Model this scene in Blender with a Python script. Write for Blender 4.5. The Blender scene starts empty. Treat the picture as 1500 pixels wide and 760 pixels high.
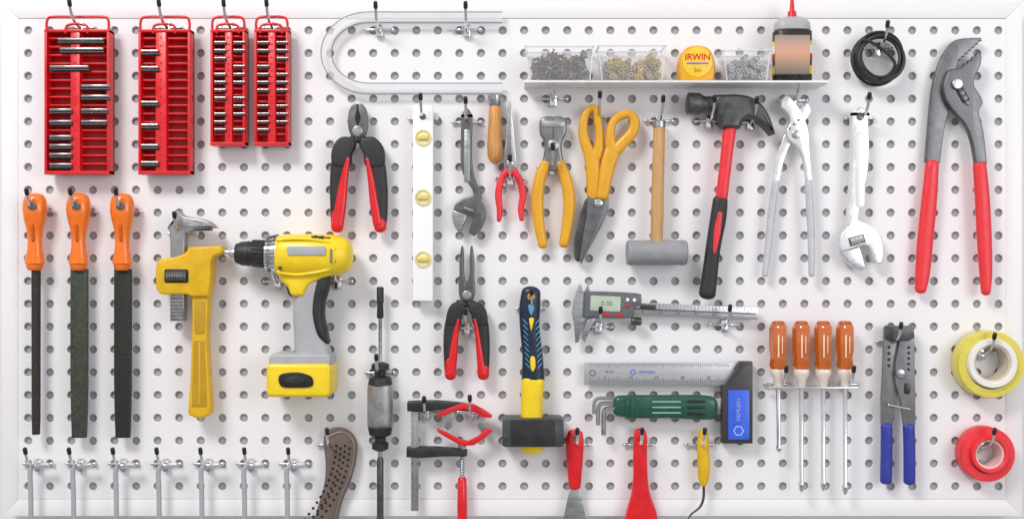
import bpy, bmesh, math, random
from mathutils import Vector
random.seed(7)
S=0.001; D=1600.0; CX,CY=750.0,380.0
scene=bpy.context.scene
col=scene.collection
def C(h):
    h=h.lstrip('#'); r=[int(h[i:i+2],16)/255 for i in (0,2,4)]
    return tuple((c/12.92 if c<=0.04045 else ((c+0.055)/1.055)**2.4) for c in r)
# ---------------------------------------------------------------- materials
MC={}
def M(name,c,rough=.4,metal=0,var=.1,ns=60,bump=.12,bs=500,coat=0,rv=.12,stretch=None,spec=.5,trans=0):
    if name in MC: return MC[name]
    if isinstance(c,str): c=C(c)
    m=bpy.data.materials.new(name); MC[name]=m; m.use_nodes=True; nt=m.node_tree; N=nt.nodes; L=nt.links
    b=N['Principled BSDF']
    tc=N.new('ShaderNodeTexCoord'); mp=N.new('ShaderNodeMapping'); L.new(tc.outputs['Object'],mp.inputs[0])
    if stretch: mp.inputs['Scale'].default_value=stretch
    n1=N.new('ShaderNodeTexNoise'); n1.inputs['Scale'].default_value=ns; n1.inputs['Detail'].default_value=5; n1.inputs['Roughness'].default_value=.65
    L.new(mp.outputs[0],n1.inputs['Vector'])
    r=N.new('ShaderNodeMapRange'); r.inputs[1].default_value=.3; r.inputs[2].default_value=.7
    L.new(n1.outputs['Fac'],r.inputs[0])
    mx=N.new('ShaderNodeMix'); mx.data_type='RGBA'
    mx.inputs[6].default_value=tuple(x*(1-var) for x in c)+(1,); mx.inputs[7].default_value=tuple(min(1,x*(1+var)) for x in c)+(1,)
    L.new(r.outputs[0],mx.inputs[0]); L.new(mx.outputs[2],b.inputs['Base Color'])
    r2=N.new('ShaderNodeMapRange'); r2.inputs[1].default_value=.3; r2.inputs[2].default_value=.7
    r2.inputs[3].default_value=max(.03,rough-rv); r2.inputs[4].default_value=min(1,rough+rv)
    L.new(n1.outputs['Fac'],r2.inputs[0]); L.new(r2.outputs[0],b.inputs['Roughness'])
    b.inputs['Metallic'].default_value=metal; b.inputs['Coat Weight'].default_value=coat; b.inputs['Specular IOR Level'].default_value=spec
    b.inputs['Transmission Weight'].default_value=trans
    if bump:
        n2=N.new('ShaderNodeTexNoise'); n2.inputs['Scale'].default_value=bs; n2.inputs['Detail'].default_value=3
        L.new(mp.outputs[0],n2.inputs['Vector'])
        bp=N.new('ShaderNodeBump'); bp.inputs['Strength'].default_value=bump; bp.inputs['Distance'].default_value=.0006
        L.new(n2.outputs['Fac'],bp.inputs['Height']); L.new(bp.outputs[0],b.inputs['Normal'])
    return m
def Mclear(name,c,fac=.3,rough=.08):
    m=bpy.data.materials.new(name); m.use_nodes=True; nt=m.node_tree; N=nt.nodes; L=nt.links
    b=N['Principled BSDF']; b.inputs['Base Color'].default_value=tuple(c)+(1,); b.inputs['Roughness'].default_value=rough
    t=N.new('ShaderNodeBsdfTransparent'); mx=N.new('ShaderNodeMixShader'); mx.inputs[0].default_value=fac
    L.new(t.outputs[0],mx.inputs[1]); L.new(b.outputs[0],mx.inputs[2]); L.new(mx.outputs[0],N['Material Output'].inputs[0])
    return m
white=M('white_paint',(.84,.822,.842),.42,var=.015,ns=8,bump=.06,bs=900,rv=.05)
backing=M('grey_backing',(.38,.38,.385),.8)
chrome=M('chrome',(.74,.74,.76),.14,1,var=.04,rv=.05,bump=.03)
steel=M('brushed_steel',(.45,.46,.47),.32,1,var=.12,ns=40,stretch=(1,1,6))
steelh=M('brushed_steel_long',(.50,.51,.52),.34,1,var=.08,ns=60,stretch=(.3,1,8))
rule=M('etched_rule_steel',(.50,.51,.53),.4,.6,var=.05,ns=60,stretch=(.3,1,8))
bright=M('bright_plated_steel',(.82,.83,.84),.28,.75,var=.06)
paleM=M('pale_satin_alloy',(.80,.80,.81),.35,.3,var=.03)
dsteel=M('dark_forged_steel',(.10,.103,.107),.42,.75,var=.3,ns=90,bump=.3)
gsteel=M('grey_steel',(.165,.17,.175),.4,.8,var=.22,ns=80,bump=.2)
lsteel=M('light_cast_steel',(.38,.38,.39),.4,.85,var=.18,ns=80,bump=.25)
msteel=M('mid_forged_steel',(.26,.265,.27),.36,.85,var=.2,ns=80,bump=.2)
black=M('black_plastic',(.012,.012,.013),.36,var=.3,bump=.2)
rubber=M('black_rubber',(.02,.02,.021),.5,var=.3,bump=.4,bs=900)
red=M('red_plastic','#d8141e',.33,var=.08,coat=.2)
redd=M('dark_red_plastic','#a30c16',.45,var=.12)
redh=M('coral_red_grip','#e6303a',.4,var=.07,bump=.2)
orange=M('orange_plastic','#ee7412',.28,var=.08,coat=.4)
amber=M('amber_plastic','#ff8c34',.1,var=.2,coat=1,trans=.55,ns=40,bump=.03)
yellow=M('yellow_plastic','#f0cf1c',.36,var=.06,coat=.1)
ochre=M('ochre_grip','#dfa322',.38,var=.08)
mustard=M('mustard_paint','#dcae14',.42,var=.12,ns=50)
filem=M('file_teeth_dark',(.035,.038,.032),.5,.5,var=.5,ns=300,bump=.9,bs=1500)
fileg=M('file_teeth_green_grey',(.07,.078,.062),.5,.5,var=.4,ns=200,bump=.9,bs=1200)
wood=M('oiled_wood','#c98f4e',.45,var=.25,ns=90,stretch=(3,3,.25),bump=.2)
woodl=M('beech_wood','#c79a66',.55,var=.2,ns=90,stretch=(3,3,.25),bump=.2)
greyp=M('grey_plastic','#a9a9ad',.45,var=.05)
malm=M('mallet_rubber','#929296',.6,var=.12,bump=.5,bs=300)
navy=M('navy_grip','#13233a',.42,var=.15,bump=.2)
ltblue=M('light_blue_print','#5b9bc4',.45)
blue=M('blue_grip','#2f3996',.38,var=.1)
blueL=M('blue_label','#3560d8',.35)
green=M('dark_green_plastic','#16503f',.33,var=.12,coat=.2)
lcd=M('lcd','#b4c2ae',.2,bump=0)
ink=M('dark_ink',(.05,.05,.05),.5,bump=0)
redink=M('red_ink','#d01818',.5,bump=0)
brown=M('brown_steel','#74645c',.5,.35,var=.15,bump=.3)
whitep=M('white_plastic',(.86,.86,.86),.35,var=.02)
levelw=M('level_white_enamel',(.93,.93,.93),.45,var=.01,bump=.03)
brass=M('brass',(.62,.43,.12),.35,.9,var=.25)
zinc=M('zinc',(.30,.285,.27),.45,.8,var=.35)
rust=M('bronzed_zinc',(.24,.17,.125),.45,.6,var=.35)
rustb=M('brown_screw',(.19,.125,.085),.5,.5,var=.35)
clear=Mclear('clear_plastic',(.8,.82,.84),.10)
clearr=Mclear('clear_plastic_rim',(.85,.87,.88),.55)
clearb=Mclear('clear_acrylic_strip',(.86,.86,.88),.30,.05)
clearg=Mclear('acrylic_edge',(.34,.35,.37),.62,.1)
tapey=M('yellow_tape','#dacb4c',.3,var=.05,coat=.3)
core=M('cardboard_core','#e8e5e0',.6,var=.04)
corei=M('beige_core','#d3c9b4',.7,var=.06)
def label_mat():
    m=bpy.data.materials.new('peach_gradient_label'); m.use_nodes=True; N=m.node_tree.nodes; L=m.node_tree.links
    tc=N.new('ShaderNodeTexCoord'); sp=N.new('ShaderNodeSeparateXYZ'); L.new(tc.outputs['Generated'],sp.inputs[0])
    cr=N.new('ShaderNodeValToRGB'); L.new(sp.outputs[2],cr.inputs[0])
    e=cr.color_ramp.elements; e[0].color=C('#6f665f')+(1,); e[1].color=C('#8f857d')+(1,)
    for p,h in ((.3,'#a88a74'),(.55,'#d29c80'),(.8,'#bb9784')):
        k=e.new(p); k.color=C(h)+(1,)
    L.new(cr.outputs[0],N['Principled BSDF'].inputs['Base Color']); N['Principled BSDF'].inputs['Roughness'].default_value=.5
    return m
peach=label_mat()
# ---------------------------------------------------------------- geometry
def cat(P,n,closed):
    if n<=1: return list(P)
    m=len(P); out=[]
    rng=m if closed else m-1
    for i in range(rng):
        g=(lambda j:P[j%m]) if closed else (lambda j:P[min(max(j,0),m-1)])
        a,b,c,d=g(i-1),g(i),g(i+1),g(i+2)
        for k in range(n):
            t=k/n
            out.append(tuple(.5*((2*q)+(-p+r)*t+(2*p-5*q+4*r-s)*t*t+(-p+3*q-3*r+s)*t**3) for p,q,r,s in zip(a,b,c,d)))
    if not closed: out.append(P[-1])
    return out
def dedupe(P):
    out=[]
    for p in P:
        if not out or math.dist(p,out[-1])>.15: out.append(p)
    if math.dist(out[0],out[-1])<.15: out.pop()
    return out
def smc(P,n=4):
    U=[];cf=[]
    for p in P:
        if U and math.dist(p,U[-1])<.01: cf[-1]=True
        else: U.append(p); cf.append(False)
    if math.dist(U[0],U[-1])<.01: U.pop(); cf.pop(); cf[0]=True
    if not any(cf): return dedupe(cat(U,n,True))
    s=cf.index(True); U=U[s:]+U[:s]; cf=cf[s:]+cf[:s]; U.append(U[0]); cf.append(True)
    out=[]; run=[U[0]]
    for i in range(1,len(U)):
        run.append(U[i])
        if cf[i]:
            q=run if len(run)==2 else cat(run,n,False)
            out+=q[:-1]; run=[U[i]]
    return dedupe(out)
def rr(x0,y0,x1,y1,r=3,n=4):
    o=[]
    for cx,cy,a in ((x1-r,y0+r,-90),(x1-r,y1-r,0),(x0+r,y1-r,90),(x0+r,y0+r,180)):
        for k in range(n+1):
            t=math.radians(a+90*k/n); o.append((cx+r*math.cos(t),cy+r*math.sin(t)))
    return o
def circ(x,y,r,n=32,ry=None): return [(x+r*math.cos(2*math.pi*i/n),y+(ry or r)*math.sin(2*math.pi*i/n)) for i in range(n)]
def inset(P,o):
    m=len(P); A=sum(P[i][0]*P[(i+1)%m][1]-P[(i+1)%m][0]*P[i][1] for i in range(m)); s=1 if A>0 else -1
    out=[]
    for i in range(m):
        a,b,c=P[i-1],P[i],P[(i+1)%m]
        def nn(p,q):
            dx,dy=q[0]-p[0],q[1]-p[1]; l=math.hypot(dx,dy) or 1; return (-dy/l*s,dx/l*s)
        n1,n2=nn(a,b),nn(b,c); d=max(.5,1+n1[0]*n2[0]+n1[1]*n2[1])
        out.append([b[0]+(n1[0]+n2[0])/d*o,b[1]+(n1[1]+n2[1])/d*o])
    for it in range(4):
        bad=False
        for i in range(m):
            j=(i+1)%m
            dx,dy=P[j][0]-P[i][0],P[j][1]-P[i][1]; ex,ey=out[j][0]-out[i][0],out[j][1]-out[i][1]
            if dx*ex+dy*ey<-1e-9:
                mid=[(out[i][0]+out[j][0])/2,(out[i][1]+out[j][1])/2]; out[i]=mid[:]; out[j]=mid[:]; bad=True
        if not bad: break
    return [tuple(q) for q in out]
def plate(P,z0,z1,b=1.0):
    P=dedupe(P); m=len(P)
    L=[(P,z0)]
    if b>0:
        st=(0,35,65,90) if b>1.3 else (0,45,90)
        for a in st:
            t=math.radians(a); L.append((inset(P,b*(1-math.cos(t))) if a else P, z1-b+b*math.sin(t)))
    else: L+=[(P,z1)]
    V=[(x,y,z) for Q,z in L for x,y in Q]; F=[]
    for k in range(len(L)-1):
        for i in range(m): F.append((k*m+i,k*m+(i+1)%m,(k+1)*m+(i+1)%m,(k+1)*m+i))
    F.append(tuple(range(m))[::-1]); F.append(tuple(range((len(L)-1)*m,len(L)*m)))
    return V,F
def box(x0,y0,x1,y1,z0,z1,b=1): return plate([(x0,y0),(x1,y0),(x1,y1),(x0,y1)],z0,z1,b)
def sw(pts,n=5,p=2.0,seg=14,cap=True,closed=False):
    P=[tuple(q)+(q[3],) if len(q)==4 else tuple(q) for q in pts]
    Q=cat(P,n,closed); m=len(Q); V=[];rings=[]
    pos=[Vector(q[:3]) for q in Q]; side=None; fr=[]
    for i in range(m):
        if closed: t=pos[(i+1)%m]-pos[i-1]
        else: t=pos[min(i+1,m-1)]-pos[max(i-1,0)]
        t.normalize()
        if side is None:
            side=t.cross(Vector((0,0,1)))
            if side.length<.2: side=Vector((1,0,0))
        side=side-t*side.dot(t); side.normalize(); fr.append((t.copy(),side.copy(),t.cross(side)))
    def ring(c,u,w,a,b):
        i0=len(V)
        for k in range(seg):
            th=2*math.pi*k/seg; ct,st=math.cos(th),math.sin(th)
            e=2/p; x=math.copysign(abs(ct)**e,ct)*a; y=math.copysign(abs(st)**e,st)*b
            V.append(tuple(c+u*x+w*y))
        rings.append(i0)
    def capr(i,sgn,order):
        t,u,w=fr[i]; a,b=Q[i][3],Q[i][4]; h=min(a,b)*.9
        for ang in order: ring(pos[i]+t*sgn*h*math.sin(ang),u,w,a*math.cos(ang),b*math.cos(ang))
    if cap and not closed: capr(0,-1,(1.4,1.05,.7,.35))
    for i in range(m): ring(pos[i],fr[i][1],fr[i][2],Q[i][3],Q[i][4])
    if cap and not closed: capr(m-1,1,(.35,.7,1.05,1.4))
    F=[]; R=len(rings)
    for k in range(R if closed else R-1):
        a,b=rings[k],rings[(k+1)%R]
        for j in range(seg): F.append((a+j,a+(j+1)%seg,b+(j+1)%seg,b+j))
    if not closed: F.append(tuple(range(seg))); F.append(tuple(range(rings[-1],rings[-1]+seg)))
    return V,F
def rod(p0,p1,prof,seg=24,by=1.0,p=2.0):
    a,b=Vector(p0),Vector(p1); t=(b-a); t1=t.normalized()
    u=t1.cross(Vector((0,0,1))); u=u.normalized() if u.length>.1 else Vector((1,0,0)); w=t1.cross(u)
    V=[];F=[]
    for tt,r in prof:
        r=max(r,.02)
        for k in range(seg):
            th=2*math.pi*k/seg; ct,st=math.cos(th),math.sin(th); e=2/p
            V.append(tuple(a+t*tt+u*(math.copysign(abs(ct)**e,ct)*r)+w*(math.copysign(abs(st)**e,st)*r*by)))
    n=len(prof)
    for i in range(n-1):
        for k in range(seg): F.append((i*seg+k,i*seg+(k+1)%seg,(i+1)*seg+(k+1)%seg,(i+1)*seg+k))
    F.append(tuple(range(seg))); F.append(tuple(range((n-1)*seg,n*seg)))
    return V,F
def lath(x,y,prof,n=48,ang=None):
    V=[];F=[];m=len(prof)
    for i in range(n):
        t=2*math.pi*i/n
        for r,z in prof: V.append((x+r*math.cos(t),y+r*math.sin(t),z))
    for i in range(n):
        for j in range(m):
            a,b=i*m+j,i*m+(j+1)%m; c,d=((i+1)%n)*m+(j+1)%m,((i+1)%n)*m+j; F.append((a,b,c,d))
    return V,F
def ball(x,y,z,r,ry=None,rz=None):
    ry=ry or r; rz=rz or r; return [(x+a*r,y+b*ry,z+c*rz) for a,b,c in SPH[0]],SPH[1]
_b=bmesh.new(); bmesh.ops.create_uvsphere(_b,u_segments=16,v_segments=10,radius=1)
SPH=([tuple(v.co) for v in _b.verts],[tuple(v.index for v in f.verts) for f in _b.faces]); _b.free()
def text(s,x,y,size,z,rot=0,bold=0,sx=1.0):
    cu=bpy.data.curves.new('t','FONT'); cu.body=s; cu.size=1; cu.align_x='CENTER'; cu.align_y='CENTER'; cu.offset=bold; cu.resolution_u=3
    o=bpy.data.objects.new('t',cu); col.objects.link(o); dg=bpy.context.evaluated_depsgraph_get()
    me=bpy.data.meshes.new_from_object(o.evaluated_get(dg)); a=math.radians(rot)
    V=[]
    for v in me.vertices:
        vx,vy=v.co.x*size*sx,-v.co.y*size; V.append((x+vx*math.cos(a)-vy*math.sin(a),y+vx*math.sin(a)+vy*math.cos(a),z))
    F=[tuple(p.vertices) for p in me.polygons]
    bpy.data.objects.remove(o); bpy.data.meshes.remove(me); bpy.data.curves.remove(cu)
    return V,F
CUR=None
def thing(name,label,catg,cx,cy,d,group=None):
    global CUR
    f=1-d/D; o=bpy.data.objects.new(name,None); col.objects.link(o); o.empty_display_size=.01
    o.location=((cx-CX)*f*S,0,(CY-cy)*f*S); o['label']=label; o['category']=catg
    if group: o['group']=group
    CUR=(o,cx,cy,f); return o
def part(name,items,parent=None,label=None,ang=38):
    o,cx,cy,f=CUR; V=[];F=[];MI=[];mats=[]
    for (gv,gf),m in items:
        if m not in mats: mats.append(m)
        k=len(V); V+=[((x-cx)*f*S,-z*S,(cy-y)*f*S) for x,y,z in gv]
        for q in gf: F.append(tuple(i+k for i in q)); MI.append(mats.index(m))
    me=bpy.data.meshes.new(name); me.from_pydata(V,[],F)
    for m in mats: me.materials.append(m)
    me.polygons.foreach_set('material_index',MI); me.update()
    bm=bmesh.new(); bm.from_mesh(me); bmesh.ops.recalc_face_normals(bm,faces=bm.faces)
    for fc in bm.faces: fc.smooth=not(len(fc.verts)>4 or abs(fc.normal.y)>.9995)
    bm.to_mesh(me); bm.free()
    me.set_sharp_from_angle(angle=math.radians(ang))
    ob=bpy.data.objects.new(name,me); col.objects.link(ob); ob.parent=parent or o
    if label: ob['label']=label
    return ob
# ---------------------------------------------------------------- setting
def plain(name,V,F,m):
    me=bpy.data.meshes.new(name); me.from_pydata(V,[],F); me.materials.append(m); o=bpy.data.objects.new(name,me); col.objects.link(o); return o
w=plain('wall',[(-3,.03,-2),(3,.03,-2),(3,.03,2),(-3,.03,2)],[(0,1,2,3)],white); w['kind']='structure'
thing('pegboard','white perforated metal pegboard panel with slim rim','pegboard',750,380,0)
NX,NY=46,21; HX=[41+i*(1463-41)/(NX-1) for i in range(NX)]; HY=[45+i*33.35 for i in range(NY)]
EX=[26.5]+[(HX[i]+HX[i+1])/2 for i in range(NX-1)]+[1473.5]; EY=[28]+[(HY[i]+HY[i+1])/2 for i in range(NY-1)]+[730]
V=[];F=[];n=16
for i,hx in enumerate(HX):
    for j,hy in enumerate(HY):
        k0=len(V)
        for k in range(n):
            t=2*math.pi*k/n; c,s=math.cos(t),math.sin(t); q=max(abs(c),abs(s)); c2,s2=c/q,s/q
            V.append((hx+(c2*(EX[i+1]-hx) if c2>0 else c2*(hx-EX[i])), hy+(s2*(EY[j+1]-hy) if s2>0 else s2*(hy-EY[j])),0))
            V.append((hx+6.7*c,hy+6.7*s,0)); V.append((hx+5.9*c,hy+5.9*s,-.8)); V.append((hx+5.9*c,hy+5.9*s,-3.6))
        for k in range(n):
            a,b=k0+4*k,k0+4*((k+1)%n)
            for q in range(3): F.append((a+q,b+q,b+q+1,a+q+1))
pb=part('perforated_panel',[((V,F),white)])
bm=bmesh.new(); bm.from_mesh(pb.data); bmesh.ops.remove_doubles(bm,verts=bm.verts,dist=1e-6)
bmesh.ops.recalc_face_normals(bm,faces=bm.faces)
if sum(f.normal.y*f.calc_area() for f in bm.faces)>0: bmesh.ops.reverse_faces(bm,faces=bm.faces)
bm.to_mesh(pb.data); bm.free()
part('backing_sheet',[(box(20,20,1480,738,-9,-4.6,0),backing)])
def strip(P): return plate(P,-8,1.0,.35)
fr=[strip([(3,3),(1497,3),(1473,27.5),(27,27.5)]),strip([(3,755),(1497,755),(1473,730.5),(27,730.5)]),
    strip([(3,3.05),(26.6,27.6),(26.6,730.4),(3,754.95)]),strip([(1497,3.05),(1473.4,27.6),(1473.4,730.4),(1497,754.95)])]
part('rim',[(g,white) for g in fr])
# ---------------------------------------------------------------- hooks
def hook_geo():
    hb=part('base_bar',[(sw([(-17,0,-4,1.8),(-17.5,0,1,1.8),(-12,0,5,1.8),(0,0,5.5,1.8),(12,0,5,1.8),(17.5,0,1,1.8),(17,0,-4,1.8)],5,seg=10),chrome),
        (sw([(-20,0,4.6,1.9),(20,0,4.6,1.9)],2,seg=10),chrome),(ball(-20,0,4.6,3.0),chrome),(ball(20,0,4.6,3.0),chrome),
        (plate(rr(-5,-8,5,12,4),2,7,1.2),chrome)])
    part('prong',[(sw([(0,2,6,2.2),(0,0,16,2.2),(0,-4,30,2.2),(0,-13,41,2.2),(0,-24,46.5,2.2)],5,seg=12),chrome)])
    part('tip_cap',[(sw([(0,-23,46,3.1),(0,-29,48.5,3.1)],2,seg=12),black)])
hooks=[(121,42),(248,42),(340,42),(401,42),(556,45),(684,45),(810,146),(1160,148),(1284,72),(620,175),(684,180),(747,262),
 (808,246),(875,172),(965,178),(1038,178),(1098,180),(1258,174),(60,310),(122,310),(187,310),(270,343),(408,412),(496,412),
 (684,480),(778,452),(876,478),(1060,475),(843,650),(935,650),(1024,650),(487,650),(557,545),(625,605),(690,603),
 (1140,562),(1236,562),(1303,500),(1436,515),(1436,650)]+[(58+62.3*k,678) for k in range(7)]
h0=None
for (hx,hy) in hooks:
    if h0 is None:
        CUR=None; h0=thing('pegboard_hook','chrome wire pegboard hook with black tip cap','hook',0,0,0,'chrome hooks plugged into the pegboard')
        hook_geo(); kids=list(h0.children); h0.location=((hx-CX)*S,0,(CY-hy)*S)
        continue
    h=h0.copy(); col.objects.link(h); h.location=((hx-CX)*S,0,(CY-hy)*S)
    for k in kids:
        c=k.copy(); c.parent=h; col.objects.link(c)
# ---------------------------------------------------------------- red trays
def bit(x0,x1,y,z,r=2.3,blk=True):
    thing('tool_bit','small chrome bit with black bar as shadow beneath, clipped in red tray','bit',(x0+x1)/2,y,z,'chrome bits in red trays')
    part('steel_rod',[(rod((x0,y,z),(x1,y,z),[(0,r*.7),(.03,r),(.97,r),(1,r*.7)],seg=12),steel)])
    part('shadow_bar',[(rod((x0-.5,y+r*2.0,z-2),(x1+.5,y+r*2.0,z-2),[(0,r),(1,r)],seg=10),black)])  # black bar below the rod stands in for the bit's shadow
def tray(x0,x1,y1,step,sp0,sp1):
    cx=(x0+x1)/2
    thing('bit_tray','red plastic bit organiser tray with wire handle hanging on hook','organiser tray',cx,140,22,'red bit organiser trays')
    y0=45
    it=[(plate(rr(x0,y0,x1,y1,3),9,13,.5),redd)]
    for a,b in ((x0,x0+4),(x1-4,x1)): it.append((box(a,y0+1,b,y1-1,10,30,1),red))
    it.append((box(x0,y0,x1,y0+4,10,30.5,1),red)); it.append((box(x0,y1-5,x1,y1,10,30.5,1),red))
    part('shell',it)
    r=[];y=y0+step
    while y<y1-8:
        r+=[(box(x0+4,y-1.2,sp0,y+1.2,12,25,.4),red),(box(sp1,y-1.2,x1-4,y+1.2,12,25,.4),red)]; y+=step
    part('rib_rack',r)
    s=[(plate(rr(sp0,y0+2,sp1,y1-2,1.5),12,29,1),red)]
    y=y0+12
    while y<y1-10: s.append((plate(circ((sp0+sp1)/2,y,1.5,10),28,29.3,.1),redd)); y+=step
    part('centre_spine',s)
    part('wire_handle',[(sw([(x0+3,50,26,2),(x0+2,38,26,2),(x0+4,29,26,2),(x0+12,26,26,2),(cx,26,26,2),(x1-12,26,26,2),(x1-4,29,26,2),(x1-2,38,26,2),(x1-3,50,26,2)],5,seg=10),red),
        (sw([(cx-16,50,30,2),(cx-14,40,30,2),(cx,37,30,2),(cx+14,40,30,2),(cx+16,50,30,2)],5,seg=10),red)])
tray(68,163,256,12.2,106,120)
for a,b,y in ((85,152,58),(88,152,72),(73,130,98),(119,160,126),(119,160,141),(73,105,161),(119,158,161),(73,105,178),(119,157,178),(73,105,200),(73,105,213),(73,105,226),(73,105,241)): bit(a,b,y,31)
tray(205,281,256,12.2,230,246)
for y in (75,99,150,183,213,238): bit(207,232,y,31)
tray(310,361,214,9.5,331,342)
tray(374,424,214,9.5,394,405)
for x0,k in ((314,0),(377,1)):
    for i in range(12):
        y=62+i*11.6
        if (i+k)%5!=3: bit(x0,x0+17,y,31,1.5)
        if (i*3+k)%4!=2: bit(x0+28,x0+45,y,31,1.5)
# ---------------------------------------------------------------- bow frame
thing('bow_frame','clear U-shaped acrylic bow frame hung on two hooks','bow frame',620,78,12)
AR=[i*math.pi/10 for i in range(0,11)]
def bow(o,z): return [(736,26-o,z)]+[(x,26-o,z) for x in (700,640,580)]+[(540-(62+o)*math.sin(t),78-(52+o)*math.cos(t),z) for t in AR]+[(x,130+o,z) for x in (580,640,700)]+[(736,130+o,z)]
part('bent_strip',[(sw([p+(7.2,3) for p in bow(0,12)],3,seg=20,p=6,cap=False),clearb)])
part('edge_bead',[(sw([p+(.9,2.8) for p in bow(-7.8,12)],3,seg=8,cap=False),clearg)])
part('edge_bead',[(sw([p+(.9,2.8) for p in bow(7.8,12)],3,seg=8,cap=False),clearg)])
# ---------------------------------------------------------------- shelf and content
thing('wall_shelf','narrow white metal shelf holding small containers','shelf',988,126,30)
part('board',[(box(768,123,1208,124.8,0,52,.5),whitep)])
part('front_lip',[(plate(rr(768,122,1208,125.2,1),52.2,53.6,.4),paleM)])
def bin_(x0,x1,y0,y1,z0=8,z1=54,lab=''):
    cx=(x0+x1)/2; thing('storage_bin',lab,'container',cx,y1,z1)
    i=5
    o=[(x0,y0),(x1,y0),(x1-i,y1),(x0+i,y1)]
    it=[(plate(o,z1-1.2,z1,.4),clear),(plate(o,z0,z0+1.2,.4),clear),
        (plate([(x0,y0),(x0+1.5,y0),(x0+i+1.5,y1),(x0+i,y1)],z0+1.7,z1-1.7,0),clear),(plate([(x1-1.5,y0),(x1,y0),(x1-i,y1),(x1-i-1.5,y1)],z0+1.7,z1-1.7,0),clear),
        (box(x0+i+1.6,y1-1.5,x1-i-1.6,y1,z0+1.7,z1-1.7,0),clear)]
    part('tub',it)
    part('rim_edge',[(sw([(x0-1,y0,z1,1.5),(x1+1,y0,z1,1.5)],2,seg=8),clearr),(sw([(x0-1,y0,z0,1.6),(x1+1,y0,z0,1.6)],2,seg=8),clearr),
       (sw([(x0,y0,z0,1.6),(x0,y0,z1,1.6)],2,seg=8),clearr),(sw([(x1,y0,z0,1.6),(x1,y0,z1,1.6)],2,seg=8),clearr),
       (sw([(x0,y0,z1,1),(x0+i,y1,z1,1)],2,seg=8),clearr),(sw([(x1,y0,z1,1),(x1-i,y1,z1,1)],2,seg=8),clearr)])
def pile(name,lab,x0,x1,yt,y1,kind,mats,nn):
    o=thing(name,lab,kind,(x0+x1)/2,y1,48); o['kind']='stuff'; it=[]
    for i in range(nn):
        x=random.uniform(x0,x1); top=yt+5*math.sin(x*.13)+3*math.sin(x*.4+1); y=random.uniform(top,y1-2); z=random.uniform(20,50); m=random.choice(mats); a=random.uniform(0,math.pi)
        if kind=='nuts': it.append((lath(x,y,[(2.0,z-1.2),(4.0,z-1.2),(4.0,z+1.2),(2.0,z+1.2)],6),m))
        else:
            l=random.uniform(4,7); dx,dy=math.cos(a)*l,math.sin(a)*l*.6; dz=random.uniform(-3,3)
            x=min(max(x,x0+4),x1-4)
            it.append((rod((x-dx,y-abs(dy),min(50,z)),(x+dx,y+dy*.2,min(50,z+dz)),[(0,2.8),(.12,2.4),(.2,1.1),(.9,1.0),(1,.3)],seg=7),m))
    part(name+'_heap',it)
bin_(770,869,68,118,lab='clear plastic bin full of screws on white shelf'); pile('loose_screws','heap of small brown and grey screws in clear bin',780,859,82,116,'screws',[zinc,rust,rust,rustb],520)
bin_(877,975,67,118,lab='clear plastic bin of brass nuts on white shelf'); pile('loose_nuts','heap of small brass nuts in clear bin',887,966,89,116,'nuts',[brass,brass,zinc],300)
bin_(1060,1128,74,118,lab='small clear plastic bin of silver nuts on shelf'); pile('loose_rings','heap of small silver rings in clear bin',1069,1119,88,116,'nuts',[zinc,steel,zinc],220)
thing('tape_measure','round yellow tape measure with red lettering on shelf','tape measure',1022,118,44)
part('case',[(plate(smc([(1022,66),(1040,71),(1048,90),(1048,108),(1045,119.5),(1045,119.5),(999,119.5),(999,119.5),(996,108),(996,90),(1004,71)],5),14,42,4),ochre)])
part('printed_face',[(plate(circ(1022,91,22),41,43,.6),M('yellow_label','#efc534',.35)),(text('IRWIN',1022,84,13,43.3,bold=.02),redink),(box(1006,92,1038,94,42.5,43.3,.1),blueL),(text('5m',1022,103,9,43.3),redink)])
thing('dispenser_bottle','black bottle with peach label, yellow stripes and red nozzle','bottle',1161,118,35)
BX=1161
def bb(y0,y1,r,m): return (rod((BX,y0,32),(BX,y1,32),[(0,r),(1,r)],seg=40,by=.6,p=3),m)
part('body',[(rod((BX,120,32),(BX,45,32),[(0,26),(.03,28),(.97,28),(1,26)],seg=40,by=.6,p=3),black)])
part('label_band',[bb(110,98,28.5,yellow),bb(88,80,28.5,redink),bb(79.9,68,28.5,whitep),bb(67.9,62,28.5,yellow)])
part('front_label',[(plate(rr(1132,55,1182,112,1),46,51.5,.4),peach)])
part('cap',[(rod((BX,44.8,32),(BX,26,32),[(0,26),(.1,26.5),(.55,25.5),(.85,21),(1,15)],seg=40,by=.62,p=2.6),greyp)])
part('nozzle',[(rod((BX,27,32),(BX,-2,32),[(0,7),(.35,6),(.4,3.5),(1,2.5)],seg=20),red)])
# ---------------------------------------------------------------- cable coil
thing('cable_coil','coiled thin black cable hanging on chrome hook','cable',1287,86,20)
it=[]
for k,(dx,dy,rx,ry,z) in enumerate([(0,0,36,37,10),(1,-1,33,35,14),(-1,1,35,33,18),(2,1,30,32,21),(0,-2,34,36,24),(-2,2,31,31,27),(1,2,33,33,30),(-1,-1,28,30,30)]):
    it.append((sw([(1287+dx+rx*math.cos(t),86+dy+ry*math.sin(t),z+2*math.sin(3*t+k),2.3) for t in [i*math.pi/9 for i in range(18)]],3,seg=8,closed=True),rubber))
it.append((sw([(1262,62,33,2.2),(1272,66,36,2.2),(1290,78,36,2.2),(1306,96,34,2.2),(1300,112,28,2.2)],5,seg=8),rubber))
part('cable_loops',it)
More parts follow.
